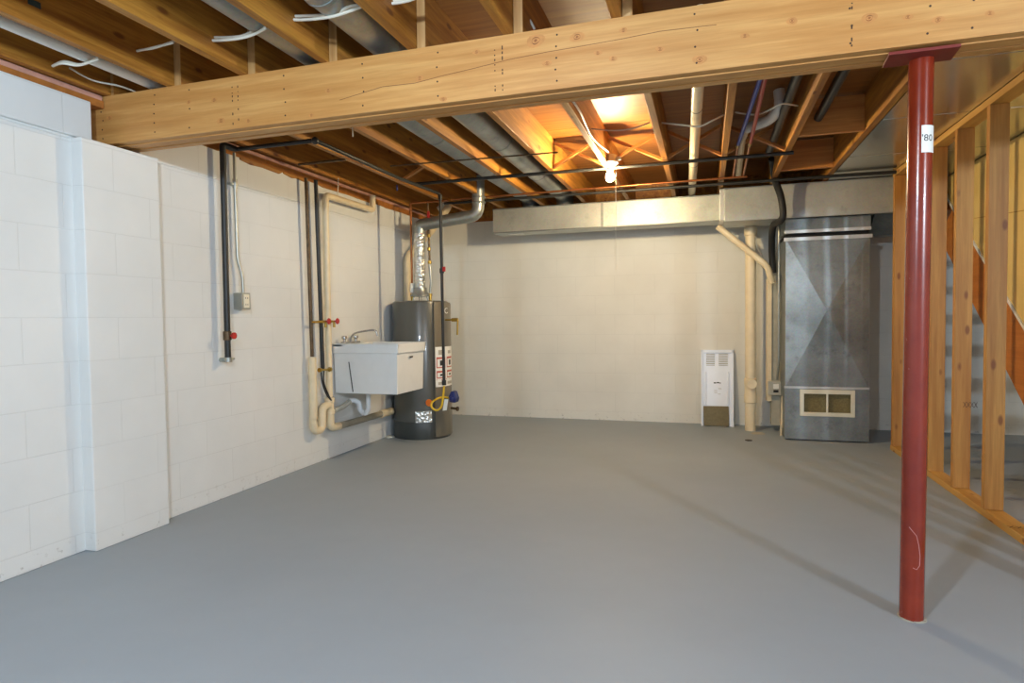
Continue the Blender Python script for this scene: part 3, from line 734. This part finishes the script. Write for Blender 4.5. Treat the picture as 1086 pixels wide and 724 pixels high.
# ------------------------------------------------------------------ laundry sink
sk = thing('laundry_sink', (-2.68, 4.8, .53), 'white plastic laundry tub mounted on the left wall beside water heater', 'sink')
sx0, sx1, sy0, sy1, sz0, sz1 = XL+.003, -2.375, 4.535, 5.06, .535, .945
b = MB().mat('sink_plastic')
def tub(b, top, bot, zt, zb, wall):
    (ax0, ax1, ay0, ay1), (bx0, bx1, by0, by1) = top, bot
    def ring(x0, x1, y0, y1, z): return [b.bm.verts.new(q) for q in ((x0, y0, z), (x1, y0, z), (x1, y1, z), (x0, y1, z))]
    o1 = ring(ax0, ax1, ay0, ay1, zt); o2 = ring(bx0, bx1, by0, by1, zb)
    i1 = ring(ax0+wall+.07, ax1-wall, ay0+wall, ay1-wall, zt); i2 = ring(bx0+wall+.08, bx1-wall-.01, by0+wall+.01, by1-wall-.01, zb+.03)
    for i in range(4):
        j = (i+1) % 4; b._f([o1[i], o2[i], o2[j], o1[j]]); b._f([o1[i], o1[j], i1[j], i1[i]]); b._f([i1[i], i1[j], i2[j], i2[i]])
    b._f(o2); b._f(i2)
tub(b, (sx0, sx1-.012, sy0+.012, sy1-.012), (sx0+.005, sx1-.022, sy0+.02, sy1-.022), sz1-.002, sz0, .02)
b.build('basin', sk, bevel=.004)
b = MB().mat('sink_plastic')
for (a0, a1, c0, c1) in ((sx0, sx1, sy0, sy0+.02), (sx0, sx1, sy1-.02, sy1), (sx1-.02, sx1, sy0, sy1), (sx0, sx0+.10, sy0, sy1)):
    b.box((a0, c0, sz1-.075 if a0 != sx0 or a1 == sx1 else sz1-.02), (a1, c1, sz1+.003))
b.build('rim', sk, bevel=.005)
b = MB().mat('cable_grey')
b.hexa([(at(371, 387, Y=sy0+.01).x, sy0+.011, .82), (at(371, 387, Y=sy0+.01).x+.006, sy0+.011, .82), (at(371, 387, Y=sy0+.01).x+.006, sy0+.03, .82), (at(371, 387, Y=sy0+.01).x, sy0+.03, .82)] +
       [(at(371, 387, Y=sy0+.01).x, sy0+.011, .82)]*0 + [(v[0], v[1], .55) for v in []]) if False else None
xx = at(369.5, 385, Y=sy0+.01).x
MB().mat('ink_dark').hexa([(xx+.03, sy0+.014, .55), (xx+.036, sy0+.014, .55), (xx+.036, sy0+.03, .55), (xx+.03, sy0+.03, .55), (xx, sy0+.009, .80), (xx+.005, sy0+.009, .80), (xx+.005, sy0+.03, .80), (xx, sy0+.03, .80)]).build('dark_line', sk, label='dark slanting line on the front face')  # thin dark slanting strip set on the front face
lp_ = at(436, 378, X=sx1-.01)
MB().mat('ink_dark').box((sx1-.002, lp_.y-.04, lp_.z-.008), (sx1+.0012, lp_.y+.012, lp_.z+.006)).build('maker_badge', sk, label='tiny dark badge on the side')
# sink drain
t = thing('sink_trap', (-2.69, 4.78, .40), 'white plastic trap and ribbed hose under the laundry sink', 'drain pipe')
dx_, dy_ = at(391, 440, Y=4.75).x, 4.75
MB().mat('abs_drain').tube([(dx_, dy_, .56), (dx_, dy_, .375), (dx_-.03, dy_, .335), (dx_-.08, dy_, .36), (dx_-.09, dy_, .43), (dx_-.12, dy_-.02, .455), (dx_-.16, dy_-.06, .45)], .022, 14, fillet=.035).build('trap', t)
b = MB().mat('cable_grey'); e0, e1 = Vector((dx_-.15, dy_-.05, .45)), Vector((XW+.02, 4.42, .41))
n = 40; pts = [e0.lerp(e1, i/n)+Vector((0, 0, -.012*math.sin(PI*i/n))) for i in range(n+1)]
b.tube(pts, .02, 12, radii=[.019 if i % 2 else .0225 for i in range(n+1)]).build('ribbed_hose', t)
# faucet
t = thing('faucet', (-2.92, 4.72, .948), 'chrome faucet with curved swivel spout on the laundry sink', 'faucet')
MB().mat('chrome').box((-2.945, 4.60, .948), (-2.895, 4.84, .965)).build('base', t, bevel=.006)
for y in (4.62, 4.80):
    MB().mat('chrome').lathe([(.012, .962), (.012, .985), (.022, .99), (.024, 1.0), (.02, 1.012), (.0, 1.016)], (-2.92, y, 0), 14, cap=False).build('handle', t)
MB().mat('chrome').tube(smooth([(-2.92, 4.72, .96), (-2.915, 4.72, 1.0), (-2.88, 4.73, 1.035), (-2.76, 4.77, 1.058), (-2.715, 4.79, 1.05), (-2.705, 4.795, 1.01)]), .0085, 10).build('spout', t)

# beige vent pipe in the corner behind the heater
q0, q1, q2 = at(432, 270, Y=5.98), at(462, 241, Y=6.3), at(476, 215, Y=6.35)
pipe_thing('vent_pipe', 'cream plastic vent pipe bending up in the corner behind the water heater', 'vent pipe', [('pvc_beige', .04, [(-2.938, 5.845, 0.0), (-2.938, 5.845, q0.z-.05), (-2.80, 6.2, q1.z-.03), (q2.x, 6.35, 2.38), (q2.x, 6.35, 2.5)])], fillet=.08, seg=18)
# crumpled pale bit of debris on the floor by the wall
p = at(411, 464, Z=0.0)
tag(MB().mat('rag_pale').lathe([(.001, .0), (.045, .002), (.04, .012), (.015, .02), (.0, .018)], (p.x+.02, p.y+.02, 0), 9, cap=False).build('floor_debris'), 'small pale lump of debris on the floor left of water heater', 'debris', kind='thing')

# ------------------------------------------------------------------ right: stack, conduits, leaning panel
SXc, SYc = .425, 6.60
t = thing('drain_stack', (SXc, SYc, 0), 'large cream plastic drain stack with cleanout against the back wall', 'drain pipe')
MB().mat('pvc_beige').tube([(SXc, SYc, .002), (SXc+.0, SYc, 2.02)], .050, 24).build('pipe', t)
MB().mat('pvc_beige').lathe([(.051, -.08), (.060, -.075), (.060, -.0), (.056, .005), (.056, .10), (.060, .105), (.060, .16), (.051, .165)], (SXc, SYc, .36), 24).build('hub', t)
MB().mat('pvc_beige').lathe([(.046, -.09), (.048, -.085), (.048, 0), (.0, 0)][::-1], (SXc+.01, SYc, .475), 20, axis=1).build('cleanout_cap', t, label='round cleanout cap facing the room')
MB().mat('pvc_beige').lathe([(.051, 1.93), (.06, 1.935), (.06, 2.0), (.051, 2.01)], (SXc, SYc, 0), 24).build('upper_hub', t)
pts = [at(761, 240, Y=6.46), at(770, 245, Y=6.46), at(814, 282, Y=6.46), at(818.5, 300, Y=6.5)]
pipe_thing('slanted_drain', 'cream plastic pipe slanting down across the top of the drain stack', 'drain pipe', [('pvc_beige', .030, [pts[0]+Vector((0, 0, .0)), pts[2], pts[3]])], fillet=.06, seg=16)
# chase board
x0_, x1_ = at(813.5, 380, Y=6.62).x, at(828, 380, Y=6.62).x
t = thing('wall_chase', ((x0_+x1_)/2, 6.66, 0), 'pale boxed channel on the wall between drain stack and furnace cabinet', 'channel')
MB().mat('pvc_beige').box((x0_, 6.60, .30), (x0_+.04, 6.75, at(815, 295, Y=6.6).z)).build('cream_board', t)
MB().mat('plaster_patch').box((x0_+.042, 6.62, .06), (x1_, 6.75, at(815, 292, Y=6.6).z)).build('grey_board', t)
t = thing('thermostat_box', (x0_+.06, 6.58, .43), 'small grey electrical box with dial on channel beside furnace cabinet', 'electrical box')
c = at(822.5, 411.5, Y=6.57); s_ = .068
MB().mat('cable_grey').box((c.x-s_, 6.565, c.z-s_), (c.x+s_, 6.62, c.z+s_)).build('box', t, bevel=.004)
MB().mat('porcelain').box((c.x-.022, 6.556, c.z-.005), (c.x+.03, 6.565, c.z+.042)).build('receptacle', t, bevel=.003)
MB().mat('void_dark').box((c.x-.02, 6.558, c.z-.04), (c.x+.025, 6.565, c.z-.018)).build('switch', t, bevel=.002)
pts = [at(826, 232, Y=6.5), at(826, 385, Y=6.5), at(824, 402, Y=6.56)]
pipe_thing('electrical_conduit', 'bright steel conduit dropping to the small box beside furnace cabinet', 'conduit', [('conduit_steel', .011, pts)], fillet=.05)
pts = [at(829, 425, Y=6.5), at(828.5, 445, Y=6.5), at(828, 466, Y=6.45)]
tag(MB().mat('pvc_beige').bar(at(830, 420, Y=6.45), at(828, 462, Y=6.40), .018, .03, (0, 1, 0)).build('wooden_batten', bevel=.002), 'thin cream batten leaning beside the furnace cabinet', 'batten')
# insulated hose
hp = [at(819, 168, Y=5.7), at(822, 190, Y=5.9), at(828, 208, Y=5.98), at(830.5, 226, Y=6.0), at(828, 234, Y=6.04), at(820, 240, Y=6.2), at(818.5, 262, Y=6.42), at(820, 289, Y=6.5)]
tag(MB().mat('rubber').tube(smooth(hp), .03, 14).build('insulated_hose'), 'black foam-insulated line drooping from ceiling past the duct box', 'hose')
# drip wires by hose
tag(MB().mat('cable_grey').tube(smooth([at(801, 250, Y=6.55), at(803, 262, Y=6.55), at(808, 270, Y=6.55), at(811, 280, Y=6.55)]), .004, 6).build('loose_wire'), 'thin loose wire hanging beside the drain stack top', 'wire')

# leaning white appliance panel
pn = thing('appliance_panel', (.12, 6.8, 0), 'white metal appliance panel with louvers leaning on the back wall', 'panel')
pw_, ph_ = .322, .79
def lp(u, v, d=0):   # panel plane, leaning back slightly
    return Vector((-.043+u, 6.80+.10*v/ph_-d, v))
b = MB().mat('enamel_white')
b.hexa([lp(0, 0, .0), lp(pw_, 0, 0), lp(pw_, 0, -.02), lp(0, 0, -.02), lp(0, ph_, 0), lp(pw_, ph_, 0), lp(pw_, ph_, -.02), lp(0, ph_, -.02)])
for (u0, u1) in ((0, .018), (pw_-.018, pw_)):
    b.hexa([lp(u0, 0, .022), lp(u1, 0, .022), lp(u1, 0, 0), lp(u0, 0, 0), lp(u0, ph_, .022), lp(u1, ph_, .022), lp(u1, ph_, 0), lp(u0, ph_, 0)])
b.hexa([lp(0, ph_-.03, .022), lp(pw_, ph_-.03, .022), lp(pw_, ph_-.03, 0), lp(0, ph_-.03, 0), lp(0, ph_, .022), lp(pw_, ph_, .022), lp(pw_, ph_, 0), lp(0, ph_, 0)])
b.build('face', pn, bevel=.003)
for (u0, u1) in ((.035, .052), (pw_-.062, pw_-.045)):
    b = MB().mat('enamel_white')
    b.hexa([lp(u0, .22, .016), lp(u1, .22, .016), lp(u1, .22, 0), lp(u0, .22, 0), lp(u0, .56, .016), lp(u1, .56, .016), lp(u1, .56, 0), lp(u0, .56, 0)]); b.build('raised_rib', pn, bevel=.006)
for (u0, u1) in ((.05, .135), (.175, .265)):
    b = MB().mat('plaster_patch').hexa([lp(u0, .625, .002), lp(u1, .625, .002), lp(u1, .625, 0), lp(u0, .625, 0), lp(u0, .765, .002), lp(u1, .765, .002), lp(u1, .765, 0), lp(u0, .765, 0)])
    b.mat('enamel_white')
    for i in range(7):
        v = .63+.0195*i
        b.hexa([lp(u0, v, .012), lp(u1, v, .012), lp(u1, v, .002), lp(u0, v, .002), lp(u0, v+.011, .006), lp(u1, v+.011, .006), lp(u1, v+.011, .002), lp(u0, v+.011, .002)])
    b.build('louver', pn)
MB().mat('filter_felt').hexa([lp(.025, 0.004, .024), lp(pw_-.045, .004, .024), lp(pw_-.045, .004, .001), lp(.025, .004, .001), lp(.022, .205, .024), lp(pw_-.05, .208, .024), lp(pw_-.05, .208, .001), lp(.022, .205, .001)]).build('filter_pad', pn, bevel=.004, label='brown filter pad at the bottom')
b = MB().mat('ink_dark')
for (u0, u1, v0, v1) in ((.125, .15, .44, .452), (.155, .18, .443, .455), (.183, .195, .441, .45)):
    b.hexa([lp(u0, v0, .002), lp(u1, v0, .002), lp(u1, v0, 0), lp(u0, v0, 0), lp(u0, v1, .002), lp(u1, v1, .002), lp(u1, v1, 0), lp(u0, v1, 0)])
b.mat('cable_grey')
for i in range(6):
    u0 = .12+.06*random.random(); v0 = .33+.012*i
    b.hexa([lp(u0, v0, .0015), lp(u0+.03, v0, .0015), lp(u0+.03, v0, 0), lp(u0, v0, 0), lp(u0, v0+.003, .0015), lp(u0+.03, v0+.003, .0015), lp(u0+.03, v0+.003, 0), lp(u0, v0+.003, 0)])
b.build('printed_marks', pn)
p = at(794, 467, Z=0)
tag(MB().mat('ink_dark').lathe([(.001, 0), (.035, .001), (.03, .006), (0, .008)], (p.x, p.y, 0), 7, cap=False).build('floor_debris'), 'small dark crumb on the floor before the drain stack', 'debris', kind='thing')
p = at(801, 461, Z=0)
tag(MB().mat('plaster_patch').lathe([(.001, 0), (.07, .001), (.05, .008), (0, .01)], (p.x+.03, p.y+.08, 0), 9, cap=False).build('floor_debris'), 'small sandy heap on the floor right of the drain stack', 'debris', kind='thing')

# ------------------------------------------------------------------ lamp
LX, LY = -.700, 4.85
lamp = thing('ceiling_lamp', (LX, LY, 2.33), 'bare lit bulb in a porcelain holder with pull chain', 'lamp')
MB().mat('conduit_steel').lathe([(.055, 2.335), (.055, 2.385), (.0, 2.385)], (LX, LY, 0), 8).build('junction_box', lamp)
MB().mat('porcelain').lathe([(.0, 2.337), (.062, 2.335), (.062, 2.325), (.045, 2.31), (.026, 2.292), (.026, 2.272), (.0, 2.272)][::-1], (LX, LY, 0), 28, cap=False).build('lamp_holder', lamp)
MB().mat('bulb_glass').lathe([(.001, 2.186), (.012, 2.188), (.024, 2.197), (.031, 2.212), (.031, 2.226), (.026, 2.243), (.017, 2.258), (.014, 2.274)], (LX, LY, 0), 24, cap=False).build('bulb', lamp)
MB().mat('cable_white').tube([(LX+.05, LY-.02, 2.32), (LX+.05, LY-.035, 2.28), (LX+.048, LY-.035, 2.12), (LX+.043, LY-.035, at(649, 288, Y=LY).z)], .0022, 6).build('pull_chain', lamp)
MB().mat('conduit_steel').box((LX+.055, LY-.012, 2.345), (LX+.085, LY+.012, 2.37)).build('cable_clamp', lamp)

# ------------------------------------------------------------------ cables, tubes among the joists
def cable(label, pts, mat='cable_white', r=.0055, group='cables stapled among the joists', name='electrical_cable', cat='cable', twin=0):
    pts = [Vector(p) for p in pts]
    t = thing(name, pts[0], label, cat, group)
    MB().mat(mat).tube(smooth(pts), r, 8).build('strand', t)
    for k_ in range(twin):
        o = Vector((0, .012, .006+.014*random.random()))
        MB().mat(mat).tube(smooth([p+o*(1 if 0 < i < len(pts)-1 else .6)+Vector((0, .0, .012*math.sin(3*i))) for i, p in enumerate(pts)]), r, 8).build('strand', t)
A = lambda x, y, z=2.42: at(x, y, Z=z)
cable('white twin cable in front of beam, second bay from left wall', [A(122, 58), A(140, 55), A(160, 51, 2.41), A(184, 45)], twin=1)
cable('white twin cable in front of beam, dipping under left round duct', [A(203, 41), A(225, 43, 2.40), A(252, 41, 2.36), A(270, 36, 2.355), A(283, 29, 2.36)], twin=1, r=.006)
cable('white twin cable in front of beam, dipping under right round duct', [A(297, 20), A(320, 21, 2.40), A(350, 18, 2.36), A(370, 12, 2.355), A(386, 6, 2.37)], twin=1, r=.006)
cable('white cable at the top edge of view above the beam', [A(400, 2), A(412, 4), A(432, 1), A(445, -4)], twin=1, r=.006)
cable('grey cable end poking over the beam beside a pale joist end', [A(536, -4, 2.45), A(545, 8, 2.45), A(556, 16, 2.45), A(562, 22, 2.43), A(567, 31, 2.40)], 'cable_grey')
cable('white cable loop nearest the left wall in front of beam', [A(56, 70, 2.345), A(66, 67, 2.338), A(84, 69, 2.334), A(105, 62, 2.338)], twin=1, r=.006)
cable('thin pale cable trailing toward the beam end by left wall', [A(74, 72, 2.34), A(98, 85, 2.338), A(126, 91, 2.338), A(143, 97, 2.34)], 'cable_grey', .0045)
cable('white cable running down the joist to the lit bulb', [A(607, 106, 2.335), A(616, 120, 2.323), A(622, 134, 2.323), A(630, 148, 2.322), A(645, 161, 2.345)], r=.006)
cable('dark thin cable crossing the bright bay right of the bulb', [A(623, 136, 2.40), A(650, 138.5, 2.37), A(672, 136, 2.36), A(689, 130, 2.37)], 'cable_grey', .0045)
cable('white cable looping below the long beige pipe overhead', [A(700, 130), A(720, 132, 2.36), A(741, 134, 2.33), A(755, 128, 2.36), A(771, 120)], r=.0055)
cable('white cable from the blue tube to the black overhead pipe', [A(780, 119), A(800, 121.5), A(815, 117, 2.38), A(829, 110, 2.38), A(846, 112)], r=.0055)

t = thing('overhead_drain', (-.08, 4.5, 2.36), 'long beige plastic pipe overhead between joists right of the bulb', 'drain pipe')
MB().mat('pvc_beige').tube([(-.02, 2.75, 2.40), (-.04, 3.6, 2.395), (-.13, 6.55, 2.365)], .034, 18).build('pipe', t)
for y in (3.95, 5.3): MB().mat('pvc_grey').lathe([(.034, -.006), (.037, 0), (.034, .006)], (-.04-.09*(y-3.6)/2.95, y, 2.395-.03*(y-3.6)/2.95), 18, axis=1, cap=False).build('strap', t)
xq = -2.665
t = thing('overhead_drain', (-2.66, 1, 2.33), 'long white plastic pipe overhead beside the left wall, before beam', 'drain pipe')
xp = at(120, 72, Z=2.37).x
MB().mat('pvc_white').tube([(xp, -2.5, 2.372), (xp, 2.70, 2.372)], .028, 16).build('pipe', t)
for mat, x1, y1, x2, y2, lab in (('pex_blue', 806, 84, 783, 153, 'blue plastic water tube between joists right of the bulb'), ('pex_red', 811, 84, 796, 151, 'red plastic water tube between joists right of the bulb')):
    a, c = at(x1, y1, Z=2.40), at(x2, y2, Z=2.36)
    t = thing('plastic_tube', a, lab, 'water tube', 'blue and red water tubes')
    a0 = a+(a-c).normalized()*.7
    MB().mat(mat).tube([a0, a, c], .013, 10).build('tube', t)
    MB().mat('brass').tube([c, c+(c-a).normalized()*.06], .014, 10).build('fitting', t)
    MB().mat('copper').tube([c+(c-a).normalized()*.05, (c.x, 5.60, 2.315)], .009, 10).build('copper_end', t)
t = thing('elbow_drain', (.4, 4.2, 2.38), 'white plastic elbow drain overhead crossing behind the red tube', 'drain pipe')
el = [at(826, 96, Z=2.56), at(828, 112, Z=2.46), at(817, 127, Z=2.43), at(792, 136, Z=2.43), at(787, 148, Z=2.40), at(783, 186, Z=2.38)]
MB().mat('pvc_white').tube(el[:4], .034, 18, fillet=.07).build('elbow', t)
MB().mat('pvc_beige').tube(el[3:], .024, 16, fillet=.04).build('branch', t)
MB().mat('pvc_white').lathe([(.036, -.02), (.04, -.016), (.04, .016), (.036, .02)], (el[1]+Vector((0, 0, .01))), 18).build('hub', t)
for x, lab, y1 in ((.475, 'dark pipe overhead just left of the joist past the red tube', 5.3), (.70, 'short black pipe overhead in the bay of the blocking boards', 4.5)):
    t = thing('dark_overhead_pipe', (x, 4, 2.4), lab, 'pipe', 'dark pipes lying in the right bays')
    MB().mat('black_iron').tube([(x, 2.75, 2.44), (x, y1, 2.42)], .028, 14).build('pipe', t)
t = thing('plastic_elbow', (-2.3, 5.5, 2.3), 'white plastic elbow peeking between joists above the flue', 'drain pipe')
MB().mat('pvc_white').tube([at(465, 222, Y=6.4), at(475, 214, Y=6.4), at(479, 208, Y=6.4)], .032, 14, fillet=.03).build('pipe', t)
t = thing('blue_clip', at(420, 200, Z=2.37), 'small blue plastic clip hanging at the ceiling near left wall', 'clip')
p = at(421, 196, Z=2.36); q = at(421, 206, Z=2.30)
MB().mat('pex_blue').tube([p, (p.x, p.y, p.z-.05)], .007, 8).build('strap', t)
p = at(374, 137, Z=2.32)
tag(MB().mat('cable_white').tube([p+Vector((0, 0, .01)), p+Vector((.0, 0, -.045))], .0035, 6).build('hanging_string'), 'short white string hanging from a joist just behind the beam', 'string')

# ------------------------------------------------------------------ lights
def point(name, loc, power, col, r):
    l = bpy.data.lights.new(name, 'POINT'); l.energy = power; l.color = col; l.shadow_soft_size = r
    o = bpy.data.objects.new(name, l); o.location = loc; C.objects.link(o)
point('front_lamp', (-.75, -.02, 2.135), 175, (.70, .85, 1.0), .07)
point('right_lamp', (2.85, -.5, 2.1), 230, (.70, .85, 1.0), .07)
wd = bpy.data.worlds.new('world'); bpy.context.scene.world = wd; wd.use_nodes = True
bg = wd.node_tree.nodes['Background']; bg.inputs[0].default_value = (.70, .85, 1.0, 1); bg.inputs[1].default_value = .75
v = bpy.context.scene.view_settings; v.view_transform = 'Standard'; v.look = 'None'; v.gamma = 1; v.use_curve_mapping = False; v.exposure = .2
